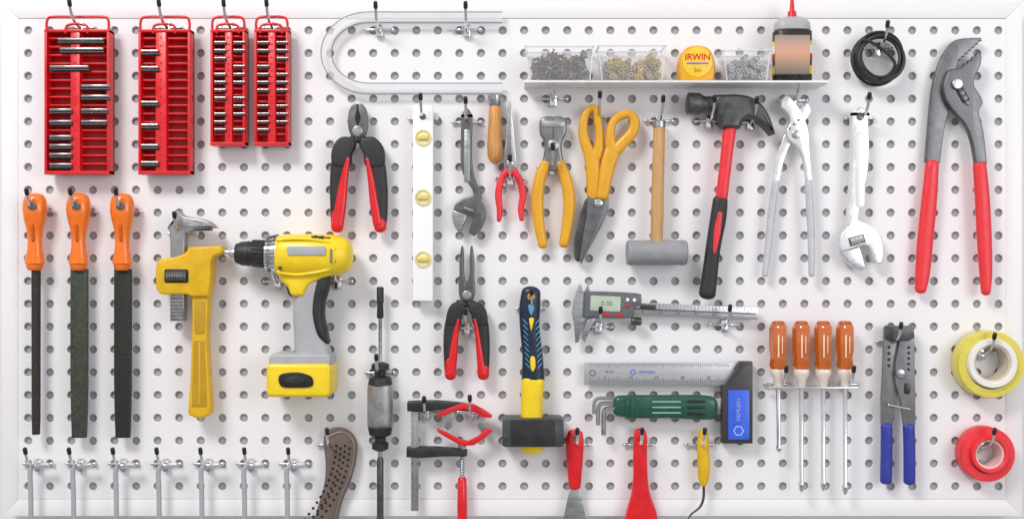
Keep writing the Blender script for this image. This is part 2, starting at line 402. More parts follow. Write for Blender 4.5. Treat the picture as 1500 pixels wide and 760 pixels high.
# ---------------------------------------------------------------- generic grips
def grip(name,pts,z,m,b=7,over=None,label=None):
    it=[(sw([(x,y,z,a,b) for x,y,a in pts],5,p=2.4,seg=18),m)]
    if over:
        for op,oz,ob,om in over: it.append((sw([(x,y,oz,a,ob) for x,y,a in op],5,p=2.3,seg=16),om))
    return part(name,it,label=label)
# large water pump pliers
thing('water_pump_pliers','large grey steel pump pliers with red grips','pliers',1395,240,18)
uj=[(1357,238),(1357,238),(1361,190),(1365,145),(1370,115),(1379,88),(1392,66),(1406,57),(1438,55),(1438,55)]
tee=[]
for i in range(7):
    x,y=1439-i*5.0,60+i*4.6; tee+=[(x,y),(x,y),(x-4.6,y+.6),(x-4.6,y+.6)]
uj+=tee+[(1402,100),(1397,118),(1400,140),(1392,160),(1384,190),(1378,238),(1378,238)]
part('jaw_arm',[(plate(smc(uj,4),8,17,1.6),gsteel)])
part('jaw_arm',[(plate(smc([(1384,112),(1390,103),(1400,102),(1408,99),(1408,99),(1411,94),(1411,94),(1414,95),(1414,95),(1417,89),(1417,89),(1420,90),(1420,90),(1423,84),(1423,84),(1426,84),(1426,84),(1430,77),(1430,77),(1435,84),(1433,98),(1426,112),(1424,126),(1432,140),(1437,152),(1431,165),(1438,195),(1443,240),(1443,240),(1426,240),(1426,240),(1420,207),(1411,184),(1397,168),(1384,150),(1379,130)],4),17.2,26,2.2),gsteel)])
part('pivot_slot',[(sw([(1395,120,26,6,1.2),(1412,150,26,6,1.2)],3,seg=16),black),(plate(circ(1398,125,8),25,31,1.5),steel)]+[(plate(circ(1406+i*4,138+i*7,4,14),25,27.8,.5),gsteel) for i in range(3)])
grip('grip',[(1367,240,9.5),(1363,290,11),(1357,350,11.5),(1353,400,10.5),(1350,424,8)],14,redh)
grip('grip',[(1434,242,9.5),(1438,290,10.5),(1441,350,10.5),(1443,400,9),(1443,427,6.5)],20,redh)
# adjustable wrenches
def adj(ox,oy,sc,rot,hl,hr,hw,m,ms,zt):
    a=math.radians(rot)
    def T(u,v): return (ox+sc*(u*math.cos(a)-v*math.sin(a)),oy+sc*(u*math.sin(a)+v*math.cos(a)))
    body=[(hl[0],hl[1]),(hl[0]+.5,hl[1]-8),((hl[0]+hr[0])/2,hl[1]-17),(hr[0]-.5,hr[1]-8),(hr[0],hr[1]),(hr[0]+.3,hr[1]+70)]
    body+=[T(8,-36),T(11,-26),T(21,-17),T(28,-3),T(29,12),T(26,26),T(20,37),T(20,37),T(9,34),T(9,34),T(9,10),T(9,10),T(4,6),T(4,6),T(-29,6),T(-29,6),T(-29,-5),T(-21,-17),T(-11,-25),T(-8,-36),(hl[0]-.3,hl[1]+70)]
    part('handle',[(plate(smc(body,4),12,zt,2),m)])
    jaw=[(-29,6.6),(-29,6.6),(-3,6.6),(-3,6.6),(-3,36),(-3,36),(-10,38),(-19,30),(-27,18)]
    part('sliding_jaw',[(plate(smc([T(u,v) for u,v in jaw],4),11,zt+2.2,1.8),ms)])
    W=[T(u,v) for u,v in ((-15,-9),(7,-9),(7,2.5),(-15,2.5))]
    p0,p1=T(-13,-3.2),T(5,-3.2)
    part('knurl_screw',[(plate(W,zt-.6,zt+.35,.1),dsteel),(rod((p0[0],p0[1],zt-1.5),(p1[0],p1[1],zt-1.5),[(i/14,(5.4 if i%2 else 4.4)*sc) for i in range(15)],seg=18),ms)])
thing('adjustable_wrench','bright chrome adjustable wrench hanging jaw down','wrench',1260,275,18)
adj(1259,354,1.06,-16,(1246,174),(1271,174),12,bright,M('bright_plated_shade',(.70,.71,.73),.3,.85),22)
part('handle_recess',[(plate(rr(1252,192,1265,305,6),21.5,22.7,.4),paleM)])
part('hang_eye',[(plate(circ(1259,172,5.5,20),21,23,.4),gsteel)])
thing('adjustable_wrench','dark steel adjustable wrench hanging jaw down','wrench',687,250,16)
adj(689,311,.84,20,(676,176),(692,176),8,gsteel,steel,20)
part('handle_recess',[(plate(rr(680,190,688,268,3.5),19.5,20.7,.3),steel)])
# plated pump pliers
thing('groove_joint_pliers','bright plated groove joint pliers with pale grips','pliers',1160,275,18)
part('jaw_arm',[(plate(smc([(1184,151),(1188,164),(1178,180),(1166,196),(1157,214),(1148,238),(1142,266),(1142,266),(1132,266),(1132,266),(1137,235),(1146,205),(1155,186),(1167,169),(1176,156)],4),12,17.8,1.5),bright)])
part('jaw_arm',[(plate(smc([(1142,158),(1142,158),(1144,146),(1152,141),(1163,151),(1174,168),(1182,190),(1184,215),(1188,266),(1188,266),(1179,266),(1179,266),(1175,235),(1167,217),(1154,206),(1150,194),(1156,180),(1152,167)],4),18,25,1.6),bright)])
part('pivot_bolt',[(plate(circ(1164,198,6),24,29,1.2),steel)]+[(plate(circ(1155+i*6.5,189-i*6,2.0,12),24,25.6,.2),gsteel) for i in range(3)])
pg=M('pale_grip','#bfc0c5',.3)
grip('grip',[(1137,268,5.5),(1131,310,5.6),(1126,360,5.2),(1121,402,4.4)],15,pg,b=5)
grip('grip',[(1183.5,268,5.2),(1186,310,5.6),(1188,360,5.2),(1188,402,4.2)],20,pg,b=5)
# claw hammer
thing('claw_hammer','claw hammer with dark head, red shaft and black grip','hammer',1060,280,24)
part('head',[(plate(smc([(1046,143),(1062,140),(1082,140),(1100,144),(1115,155),(1126,173),(1134,197),(1134,197),(1128,199),(1128,199),(1118,187),(1106,178),(1094,174),(1085,180),(1083,189),(1083,189),(1056,189),(1056,189),(1052,176),(1046,166)],4),13,37,6),dsteel),
  (rod((1006,152,25),(1050,154,25),[(0,14),(.03,16),(.4,16),(.5,13),(.6,11.5),(1,12.5)],seg=32),dsteel)])
part('shaft',[(sw([(1069,186,24,10,8),(1064,230,24,9,8),(1057,290,24,9,8)],4,p=2.5),redh)])
part('grip',[(sw([(1055,294,24,11,9),(1052,320,24,12,10),(1045,360,24,11,9.5),(1040,400,24,11.5,9.5),(1036,430,24,12.5,9.5)],5,p=2.5),rubber)])
part('grip_inset',[(sw([(1053,312,33.2,3.4,1.6),(1049,340,33.2,5,1.6),(1045,370,32.4,2.4,1.6)],4),redh)])
# mallet
thing('rubber_mallet','grey rubber mallet with pale wooden handle','mallet',963,275,28)
part('handle',[(rod((966,186,26),(962,354,26),[(0,6),(.01,8.5),(.3,9),(.8,9.5),(1,9)],seg=24),woodl)])
part('handle_cap',[(rod((966,187,26),(966,176,26),[(0,9),(.8,9),(1,7)],seg=20),steel)])
part('head',[(rod((918,370,28),(1006,370,28),[(0,16),(.02,18),(.09,19),(.1,18.2),(.9,18.2),(.91,19),(.98,18),(1,16)],seg=40),malm)])
# snips
thing('tin_snips','tin snips with yellow looped handles and grey blades','snips',880,268,16)
part('blade',[(plate(smc([(862,286),(862,286),(890,284),(890,284),(892,296),(887,318),(874,344),(862,366),(851,387),(851,387),(849,378),(853,350),(858,320),(860,300)],4),15,20,1.2),gsteel)])
part('blade',[(plate(smc([(860,290),(874,292),(866,318),(860,345),(855,368),(848,384),(848,384),(842,378),(842,352),(848,325),(853,305)],4),10,14.8,1),dsteel)])
part('handle',[(sw([(x,y,15,a,6) for x,y,a in [(866,159,5.5),(857,170,6),(854,192,7),(859,214,8),(869,232,9),(876,222,8),(878,200,6),(876,178,6),(873,162,5.5)]],5,closed=True,p=2.6),ochre),
  (sw([(866,226,15,11,6),(869,250,15,11,6.5),(870,288,15,10,6)],5,p=2.6),ochre)])
part('handle',[(sw([(x,y,20,a,6) for x,y,a in [(907,171,6.5),(921,168,6.5),(929,178,7.5),(926,194,8),(913,209,8.5),(899,222,9),(894,211,8),(894,193,6.5),(898,179,6)]],5,closed=True,p=2.6),ochre),
  (sw([(899,216,20,12,6),(890,244,20,11,6.5),(882,288,20,9,6)],5,p=2.6),ochre)])
part('pivot_bolt',[(plate(circ(876,298,6),19,23,1),chrome)])
# nippers
thing('end_nippers','steel end nippers with yellow grips','pliers',809,268,16)
part('jaw_head',[(plate(smc([(790,184),(792,175),(800,171),(810,171.5),(820,171),(828,175),(830,184),(829,197),(823,208),(823,224),(827,242),(827,242),(814,250),(806,250),(793,242),(793,242),(797,224),(797,208),(791,197)],4),11,22,4),msteel)])
part('jaw_gap',[(plate([(809.5,174),(810.5,174),(810.5,213),(809.6,213)],21,22.4,.1),black)])
part('jaw_bevel',[(plate(smc([(796,178),(796,178),(824,178),(824,178),(826,184),(820,188),(800,188),(794,184)],3),21,22.8,.5),steel)])
part('pivot_bolt',[(plate(circ(810,214,8),21,26,1.2),steel)])
grip('grip',[(800,240,7.5),(791,262,8.5),(787,295,9),(790,330,8),(795,358,7)],16,ochre)
grip('grip',[(820,240,7.5),(829,262,8.5),(834,295,9),(831,330,8),(826,357,7)],16,ochre)
# small red pliers
thing('needle_nose_pliers','small needle nose pliers with thin red grips','pliers',747,235,16)
part('nose',[(plate([(746.4,148),(744,160),(739,222),(738,246),(746.6,250)],12,19,1),steel)])
part('nose',[(plate([(747.4,148),(750,160),(755,222),(757,246),(747.4,250)],12,19,1),steel)])
part('pivot_bolt',[(plate(circ(747,240,5),18,22,1),chrome)])
grip('grip',[(742,250,4.5),(734,264,5),(730,285,5.2),(732,305,4.6),(731,322,3.5)],15,redh,b=5)
grip('grip',[(753,250,4.5),(761,264,5),(766,285,5.2),(763,305,4.6),(764,321,3.5)],15,redh,b=5)
# wood handle
thing('wood_handled_tool','turned wooden tool handle with steel ferrule','hand tool',725,190,16)
part('handle',[(rod((725,155,16),(725,240,16),[(0,7.5),(.03,8.8),(.3,9.5),(.7,11.3),(.86,11),(.95,8),(1,3)],seg=28),wood)])
part('ferrule',[(rod((725,140,16),(725,155.5,16),[(0,9),(.05,10),(.9,9.5),(1,8.5)],seg=24),steel)])
# level
thing('spirit_level','white spirit level with three yellow vials hanging upright','level',620,297,16)
part('body',[(box(605.5,156,634.5,440,8,24,.7),levelw)])
yr=M('pale_yellow_ring','#ddd08a',.4); yv=M('vial_yellow','#dcc765',.2,coat=1,bump=0)
for y in (203,290,380):
    part('vial_window',[(lath(620.5,y,[(12,23),(12,25.6),(9.5,25.6),(9.5,23)]),yr),(plate(circ(620.5,y,9.5),23,24.3,.2),M('vial_back','#ece5c2',.4)),(rod((613,y,24.5),(628,y,24.5),[(0,4),(.1,4.4),(.9,4.4),(1,4)],seg=16,by=.6),yv)])
part('hang_hole',[(plate(circ(620,172,5,20),23,24.4,.2),gsteel)])
# diagonal cutters & long nose
def jawpair(P1,P2,z0,z1,m):
    part('jaw',[(plate(smc(P1,4),z0,z1,2.2),m)]); part('jaw',[(plate(smc(P2,4),z0,z1,2.2),m)])
thing('diagonal_cutters','diagonal cutting pliers with red and black grips','pliers',525,245,18)
jawpair([(524.2,153),(524.2,153),(518,153),(512,162),(510,176),(511,190),(516,202),(524.2,210),(524.2,210)],[(524.8,153),(524.8,153),(531,153),(537,162),(539,176),(538,190),(533,202),(524.8,210),(524.8,210)],12,22,gsteel)
part('cutting_edge',[(plate(smc([(524.5,158),(524.5,158),(528,168),(528.5,176),(524.5,184),(524.5,184),(520.5,176),(521,168)],4),21,22.5,.2),black)])
part('pivot_bolt',[(plate(circ(524.5,193,8),21,26,1.4),steel)])
grip('grip',[(517,206,7),(504,218,11),(497,240,12),(495,275,12),(495,310,11),(494,331,9)],18,rubber,b=8,over=[([(511,234,3.5),(505,262,6),(500,298,8.5),(495,331,9)],23,5.5,red),([(495,312,10),(494,333,9.4)],18,9,red)])
grip('grip',[(532,206,7),(545,218,11),(552,240,12),(556,275,12),(557,310,11),(557,331,9)],18,rubber,b=8,over=[([(539,234,3.5),(544,262,5),(549,298,6.5),(554,328,7)],23,5,red),([(557,324,9.6),(557,333,9.2)],18,9,red)])
part('shoulder_cover',[(plate(smc([(498,203),(513,202),(522,212),(516,226),(512,244),(489,244),(487,220)],4),14,27,3.5),rubber)])
part('shoulder_cover',[(plate(smc([(551,203),(536,202),(527,212),(533,226),(537,244),(561,244),(563,220)],4),14,27,3.5),rubber)])
thing('long_nose_pliers','long nose pliers with red and black grips','pliers',684,458,18)
jawpair([(678.5,361),(678.5,361),(675.5,362),(673,385),(673,405),(672,428),(677,442),(683.4,442),(683.4,442),(683.4,414),(683.4,414),(680,400),(680,375)],[(689.5,361),(689.5,361),(692.5,362),(695,385),(695,405),(696,428),(691,442),(684.6,442),(684.6,442),(684.6,414),(684.6,414),(688,400),(688,375)],12,22,gsteel)
part('pivot_bolt',[(plate(circ(684,432,7),21,26,1.4),steel)])
grip('grip',[(679,445,7),(668,456,9),(661,478,10),(659,510,9.5),(660,548,8.5)],18,rubber,b=7.5,over=[([(672,468,3),(667,493,5),(663,525,7),(660,548,7.5)],22,5,red),([(660,528,9),(660,549,8.7)],18,8.5,red)])
grip('grip',[(689,445,7),(700,456,9),(706,478,10),(708,510,9.5),(708,548,8.5)],18,rubber,b=7.5,over=[([(696,468,3),(700,493,4),(704,525,5.5),(707,548,6.5)],22,5,red),([(708,538,9),(708,549,8.7)],18,8.5,red)])
part('shoulder_cover',[(plate(smc([(663,444),(676,444),(682,451),(677,462),(673,476),(655,476),(655,458)],4),14,26,3),rubber)])
part('shoulder_cover',[(plate(smc([(705,444),(692,444),(686,451),(691,462),(695,476),(713,476),(713,458)],4),14,26,3),rubber)])
# files
for x,kind in ((51,0),(115,1),(179,2)):
    thing('file',['round steel rasp file with orange handle','flat greenish steel file with orange handle','flat black steel file with orange handle'][kind],'file',x,460,22,'files with orange handles')
    bm_=[rubber,fileg,filem][kind]
    if kind==0: part('blade',[(rod((x+1,392,20),(x+1,636,20),[(0,6.5),(.9,6.2),(1,5.5)],seg=20),M('rasp_dark',(.05,.042,.038),.5,.6,var=.5,ns=300,bump=1,bs=1300))])
    else: part('blade',[(plate(smc([(x-12,394),(x-12,394),(x+12,394),(x+12,394),(x+12,560),(x+10,641),(x+10,641),(x-10,641),(x-10,641),(x-12,560)],3),15,23,1.2),bm_)]+[(plate([(x-9.5,399+i*3.2),(x+9.5,397+i*3.2),(x+9.5,398.2+i*3.2),(x-9.5,400.2+i*3.2)],22.6,23.4,.2),bm_) for i in range(75)])
    part('handle',[(rod((x,283,22),(x,396,22),[(0,5),(.02,11),(.06,15),(.12,17),(.22,17.5),(.34,15.5),(.48,11.5),(.6,10),(.72,10.5),(.84,13),(.91,14.5),(.92,12.5),(.97,12),(1,9)],seg=32,by=.8),orange)])
    part('handle_mark',[(sw([(x+1,330,33,2.2,2.4),(x+1,352,30,2.2,2.2)],3),M('orange_relief','#c85a08',.4))])
    part('hang_eye',[(plate(circ(x+2,303,6,20),34,36.2,.3),gsteel)])
# pipe wrench
thing('pipe_wrench','yellow cast pipe wrench with grey hook jaw','pipe wrench',280,460,26)
part('hook_jaw',[(plate(smc([(251,470),(251,470),(251,350),(247,336),(250,328),(257,322),(258,313),(263,308),(268,314),(278,318),(298,321),(310,326),(319,334),(319,334),(302,335),(285,337),(285,337),(277,344),(273,354),(272,470),(272,470)],4),18,34,3),lsteel)]+[(box(287+i*4.2,334.5,289+i*4.2,338,20,33,.3),dsteel) for i in range(6)]+[(box(252,436+i*5,271,437.5+i*5,33.4,34.6,.3),gsteel) for i in range(7)])
part('body',[(plate(smc([(233,390),(237,381),(246,378),(262,376),(276,370),(280,362),(280,362),(328,360),(328,360),(330,370),(318,376),(314,384),(313,410),(309,434),(309,434),(283,434),(283,434),(278,431),(245,431),(236,426),(233,418)],3),16,42,3.5),mustard)])
part('adjusting_nut',[(plate(rr(246,394,281,414,3),41,42.5,.3),black),(rod((249,404,41),(278,404,41),[(i/16,8 if i%2 else 7) for i in range(17)],seg=20),gsteel)])
part('handle',[(plate(smc([(283,425),(283,425),(309,425),(309,425),(307,460),(306,500),(309,560),(311,600),(305,608),(294,611),(283,608),(278,600),(281,560),(283,500),(284,460)],4),18,36,3),mustard),
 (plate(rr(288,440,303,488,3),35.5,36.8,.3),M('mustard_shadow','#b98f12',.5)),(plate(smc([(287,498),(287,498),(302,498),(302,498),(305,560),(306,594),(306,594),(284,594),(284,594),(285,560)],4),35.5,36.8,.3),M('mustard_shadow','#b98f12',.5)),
 (sw([(295,502,36,1.6),(295,590,36,1.6)],2,seg=10),mustard)])
# drill
thing('cordless_drill','yellow cordless drill with black chuck and grey handle','drill',425,460,36)
part('motor_housing',[(rod((404,374,36),(516,374,36),[(0,24),(.03,28),(.1,31),(.55,31.5),(.78,30),(.92,25),(.98,18),(1,12)],seg=40,by=.95,p=2.3),yellow),
  (plate(smc([(408,388),(408,388),(500,388),(500,388),(498,398),(484,404),(470,410),(458,416),(452,424),(448,434),(448,434),(430,432),(424,420),(412,408)],4),18,54,6),yellow),
  (sw([(412,352,60,2.5,2.5),(440,350,61,2.5,2.5),(480,354,60,2.5,2.5),(500,362,56,2,2)],5),yellow),(sw([(412,398,60,2.5,2.5),(440,402,57,2.5,2.5),(480,396,58,2.5,2.5),(502,386,54,2,2)],5),yellow)])
part('side_stripe',[(plate(rr(427,361,482,374,3),60,67.5,.6),greyp)])
part('rear_vent',[(sw([(490+i*5.5,366-i*.5,65-i*4.2,1.5,2),(490+i*5.5,384,65-i*4.2,1.5,2)],2,seg=8),M('vent_grey','#77787c',.5)) for i in range(4)]+[(sw([(462+i*9,347+i*i*.5,60-i*3,2),(468+i*9,347+i*i*.7,60-i*3,2)],2,seg=8),black) for i in range(4)])
part('housing_screw',[(plate(circ(416,392,2.6,14),60,65,.3),dsteel)])
part('gear_collar',[(rod((390,372,36),(410,373,36),[(0,20),(.1,25),(.3,25),(.35,23),(.55,23),(.6,27),(.9,28),(1,26)],seg=48),chrome)]+[(sw([(393,372+25*math.sin(a),36+25*math.cos(a),1),(407,372+28*math.sin(a),36+28*math.cos(a),1)],2,seg=6),gsteel) for a in [i*math.pi/12 for i in range(-12,12)]])
part('chuck',[(rod((345,371,36),(392,372,36),[(0,8),(.02,14),(.2,17.5),(.45,18.5),(.46,17.6),(.52,17.6),(.53,19),(.95,19.5),(1,18)],seg=40),rubber)]+[(sw([(371,371+19*math.sin(a),36+19*math.cos(a),.9),(389,372+19.5*math.sin(a),36+19.5*math.cos(a),.9)],2,seg=6),black) for a in [i*math.pi/10 for i in range(-10,10)]])
part('drill_bit',[(rod((325,368,36),(346,371,36),[(0,.8),(.2,3),(.5,3),(.52,6),(.9,8),(1,8)],seg=16),chrome)])
part('handle',[(sw([(458,410,36,22,15),(452,435,36,19,15),(449,462,36,19,15),(453,490,36,22,15.5),(458,516,36,27,18),(456,526,36,29,20)],6,p=2.8,seg=28,cap=False),greyp)])
part('rubber_backstrap',[(sw([(476,396,36,9,14),(473,416,36,11,16.5),(468,438,36,10,16.5),(467,462,36,9,16.5),(473,488,36,8,16.5),(480,500,36,4,12)],6,p=2.6,seg=22),rubber)])
part('trigger',[(sw([(429,400,36,8,9),(426,414,36,7,9),(429,428,36,7,9)],5,p=2.6),black)])
part('battery',[(plate(rr(399,516,488,540,8),8,60,4),greyp),(plate(rr(396,530,489,578,7),4,64,5),yellow)])
part('battery_latch',[(plate(smc([(416,546),(436,542),(452,544),(463,550),(462,562),(440,564),(418,562)],4),63,66,.6),black),(plate(smc([(424,551),(438,547),(452,552),(446,558),(430,558)],4),65.5,67,.3),rubber)])
# turnbuckle
thing('turnbuckle','grey cylindrical turnbuckle with black end collars hanging upright','turnbuckle',557,590,16)
part('rod',[(rod((557,420,16),(557,775,16),[(0,2.5),(.01,4),(.1,4),(.11,2.8),(.3,2.8),(.31,3),(1,3)],seg=16),steel)])
part('collar',[(rod((557,420,16),(557,466,16),[(0,4),(.04,5.2),(.5,5.2),(.52,4.4),(.96,5.2),(1,4)],seg=20),rubber)])
part('collar',[(rod((557,530,16),(557,562,16),[(0,6),(.1,13),(.35,13),(.4,8),(.6,8),(.7,16),(1,18)],seg=24),rubber)])
part('collar',[(rod((557,660,16),(557,626,16),[(0,6),(.1,12),(.35,12),(.4,8),(.6,8),(.7,16),(1,18)],seg=24),rubber)])
part('body',[(rod((557,561,16),(557,627,16),[(0,16),(.04,18.5),(.1,19),(.9,19),(.96,18.5),(1,16)],seg=36,by=.75),lsteel)])
part('lower_collar',[(rod((557,668,16),(557,772,16),[(0,3),(.05,5),(.5,5),(1,5)],seg=16),dsteel)])
# club hammer
thing('club_hammer','club hammer with navy and yellow grip, black head','hammer',780,540,26)
part('grip',[(sw([(778,428,24,14,10),(776,450,24,15.5,11),(776,480,24,14.5,11),(780,520,24,15,11),(781,556,24,17,12)],5,p=2.5),navy)])
g=[]
for i in range(9):
    y=470+i*8; g+=[(sw([(766+i*.5,y-3,34.2,.8,1.4),(772+i*.5,y+4,35.4,.8,1.4)],2,seg=8),ltblue),(sw([(790+i*.4,y-3,34.2,.8,1.4),(784+i*.5,y+4,35.4,.8,1.4)],2,seg=8),ltblue)]
part('grip_print',g+[(plate(circ(778,434,5.5),33,36,.6),ochre),(plate(circ(778,434,3),35.5,36.6,.2),black),(plate(smc([(774,446),(782,446),(781,456),(778,461),(775,456)],3),34,36,.4),ltblue),(plate(smc([(775,466),(782,466),(779,480),(778,484),(777,480)],3),34,36,.4),yellow),(plate(smc([(777,522),(783,522),(784,536),(780,543),(777,536)],3),34.5,36.6,.4),yellow)])
part('shaft',[(sw([(781,558,24,17,12.5),(779,590,24,16,12),(779,655,24,17,12)],4,p=3),yellow)])
part('head',[(plate([(736,612),(740,610),(820,610),(825,612),(825,649),(820,651),(740,651),(736,649)],6,46,1.5),dsteel),(box(748,611.5,812,649.5,45.6,46.8,.4),rubber)])
# caliper
cal=thing('digital_caliper','digital caliper with steel beam and small display','caliper',975,456,20)
part('beam',[(box(850,445,1111,463,12,17,.8),steelh)]+[(box(940+i*5.2,446,940.6+i*5.2,446+(7 if i%5==0 else 4),16.8,17.2,0),ink) for i in range(32)]+[(text(str(i*10),942+i*26,458,5,17.3),ink) for i in range(6)]+[(box(856,453,1108,455.5,16.9,17.5,.1),gsteel)])
part('fixed_jaw',[(plate([(840,446),(846,422),(850,422),(854,432),(862,434),(862,470),(855,478),(850,506),(845,508),(842,480),(838,465)],13,19,1),steel)])
part('sliding_jaw',[(plate([(862,470),(872,470),(868,482),(858,507),(854,500),(858,480)],13,21,1),steel)])
part('upper_jaw',[(plate([(856,430),(860,420),(864,432)],13,19,.5),steel)])
part('display_housing',[(plate(smc([(856,434),(862,431),(930,431),(938,436),(938,446),(930,452),(928,462),(920,468),(862,470),(856,466)],3),17,25,2),M('graphite_metal','#6f7276',.35,.5)),(plate(rr(864,437,908,459,2),24.6,25.6,.3),lcd),(text('0.00',888,448,10,25.9),M('lcd_ink','#6d7a6c',.5,bump=0)),
  (plate(circ(918,441,2.6),24,26.5,.4),whitep),(plate(circ(928,441,2.6),24,26.5,.4),whitep),(plate(circ(918,450,2.6),24,26.5,.4),redink),(box(884,462,894,466,24.5,26,.3),redink),(box(902,462,912,466,24.5,26,.3),redink)])
part('thumb_wheel',[(rod((925,472,20),(940,472,20),[(0,5),(.1,6),(.9,6),(1,5)],seg=18),dsteel)])
part('depth_lock',[(rod((938,450,20),(960,450,20),[(0,3),(1,3)],seg=10),dsteel)])
cal.rotation_euler=(0,math.radians(2.4),0)
# square
thing('try_square','steel try square with black stock and blue panel','try square',978,586,14)
mk=M('grey_ink',(.06,.06,.06),.5,bump=0)
part('blade',[(box(856,531,1076,564,10,13,.5),rule)]+[(box(864+i*2.7,559-(6 if i%5==0 else 3),864.5+i*2.7,563,12.9,13.3,0),mk) for i in range(76)]+[(box(864+i*2.7,532,864.5+i*2.7,536+(2 if i%5==0 else 0),12.9,13.3,0),mk) for i in range(76)]+[(text(str(5*(i+1)),886+i*20*1.9,553,6,13.4),mk) for i in range(5)]+
  [(lath(927,545,[(3.2,13),(4.5,13),(4.5,13.5),(3.2,13.5)],6),blueL),(text('HEMUJAV',948,545,6,13.5),blueL),(text('30 cm',893,544,5,13.5),mk)]+[(lath(868,546,[(3.5,13),(4.5,13),(4.5,13.5),(3.5,13.5)],20),mk)])
part('stock',[(plate([(1083,529),(1101,529),(1101,648),(1057,648),(1057,563),(1064,563)],6,22,1.2),M('black_anodised',(.05,.05,.055),.4,.3))])
pp=M('pale_print','#9fb2ea',.5,bump=0)
part('blue_panel',[(plate(rr(1065,570,1096,642,2),21.8,23,.3),blueL),(text('HEMUJAV',1080,598,8,23.3,rot=-90),pp),(lath(1080,629,[(6,23),(8,23),(8,23.5),(6,23.5)],6),pp)])
# hex key set
thing('hex_key_holder','dark green hex key holder with bent silver keys','hex key set',970,600,20)
part('holder',[(sw([(905,594,20,15,9),(930,595,20,17,10),(980,595,20,17,10),(1025,596,20,18,11),(1042,597,20,17,10)],4,p=3.2,seg=24),green)]+[(box(915+k,580,919+k,612,29,31.4,.8),green) for k in (0,8)])
part('slot_insert',[(sw([(955,y,29.6,1.4,1.2),(995,y,30,1.4,1.2)],2,seg=8),M('pale_slot','#86a89e',.4)) for y in (587,595,603)]+[(sw([(1006,y,31,1.8,1.2),(1030,y,31,1.8,1.2)],2,seg=8),black) for y in (586,595,604)])
for k,(xx,yy,ye,r) in enumerate([(870,583,606,2.6),(876,590,622,3),(884,597,636,3.4)]):
    part('hex_key',[(sw([(905,yy,20+2*k,r),(xx+10,yy,20+2*k,r),(xx+3,yy+2,20+2*k,r),(xx,yy+9,20+2*k,r),(xx,ye,20+2*k,r)],5,seg=6,cap=False),steel)])
# screwdrivers
thing('wire_rack','chrome wire rack holding screwdrivers','rack',1188,566,22)
part('rack_bar',[(sw([(1124,568,14,2),(1252,568,14,2)],2,seg=10),chrome),(sw([(1124,566,36,1.8),(1252,566,36,1.8)],2,seg=10),chrome)]+[(sw([(x,567,14,1.6),(x,566,36,1.6)],2,seg=8),chrome) for x in (1124,1157,1190,1222,1252)])
for x,ye in ((1140,662),(1174,720),(1206,718),(1238,724)):
    x2=x+(0 if x>1150 else 1)
    thing('screwdriver','screwdriver with fluted amber handle standing in wire rack','screwdriver',x,600,26,'amber handled screwdrivers in rack')
    part('handle',[(rod((x,474,26),(x,540,26),[(0,10),(.03,12),(.12,13.5),(.55,13.5),(.75,11.5),(.92,13),(1,11)],seg=8,p=2),amber)])
    part('handle_core',[(rod((x,476,26),(x,538,26),[(0,5),(.1,7.5),(.6,7.5),(.8,6),(1,7)],seg=14),M('amber_core','#e8690f',.35))])
    part('handle_print',[(sw([(x-2.5,490,38.4,1.2,.7),(x-2.5,522,38.2,1.2,.7)],2,seg=8),M('pale_orange_print','#f9d9b8',.3)),(sw([(x+3,492,38.4,.8,.7),(x+3,516,38.2,.8,.7)],2,seg=8),M('pale_orange_print','#f9d9b8',.3))])
    part('ferrule',[(rod((x,540,26),(x,566,26),[(0,11),(.1,12),(.3,11.5),(.6,7),(1,6)],seg=24),M('pale_translucent_collar','#e6d8cc',.2,coat=1))])
    part('handle_end',[(rod((x,470,26),(x,474,26),[(0,7),(.5,9.5),(1,10)],seg=24),M('amber_top','#b5551f',.3))])
    part('shaft',[(rod((x,562,26),(x2,ye,26),[(0,3.3),(.9,3),(.92,4.2),(.97,4),(1,1.5)],seg=14),chrome)])
# stripper
thing('wire_stripper','grey wire stripper pliers with blue grips','wire stripper',1316,595,18)
sg=M('satin_grey_plate',(.24,.24,.25),.45,.75,var=.12)
part('jaw_arm',[(plate([(1295,480),(1316,480),(1316,520),(1318,556),(1312,590),(1308,622),(1291,622),(1291,580),(1293,545),(1294,515)],14,18.8,1),sg)])
part('jaw_arm',[(plate([(1337,480),(1317.5,480),(1315,505),(1310,530),(1309,556),(1318,590),(1322,622),(1339,622),(1339,580),(1338,545),(1338,510)],19,24,1),sg)])
part('nose_block',[(plate([(1297,477),(1335,477),(1337,494),(1328,499),(1306,499),(1295,494)],13,26,1),dsteel)])
part('pivot_bolt',[(plate(circ(1316,546,6.5),23,28,1),steel)])
part('stripping_hole',[(plate(circ(1329,508+i*8,2.2,10),23.6,24.6,.1),black) for i in range(5)]+[(plate(circ(1302,508+i*9,2.4,10),18,19.4,.1),black) for i in range(4)]+[(plate(rr(1322,560,1331,576,3),23.6,24.6,.1),black)])
part('spring_wire',[(sw([(1300,592,22,1.4),(1330,598,26,1.4)],2,seg=8),chrome)])
grip('grip',[(1299,624,8.5),(1299,660,8.5),(1298,704,8.5)],17,blue,b=6)
grip('grip',[(1330,624,8.5),(1331,660,8.5),(1331,704,8.5)],21,blue,b=6)
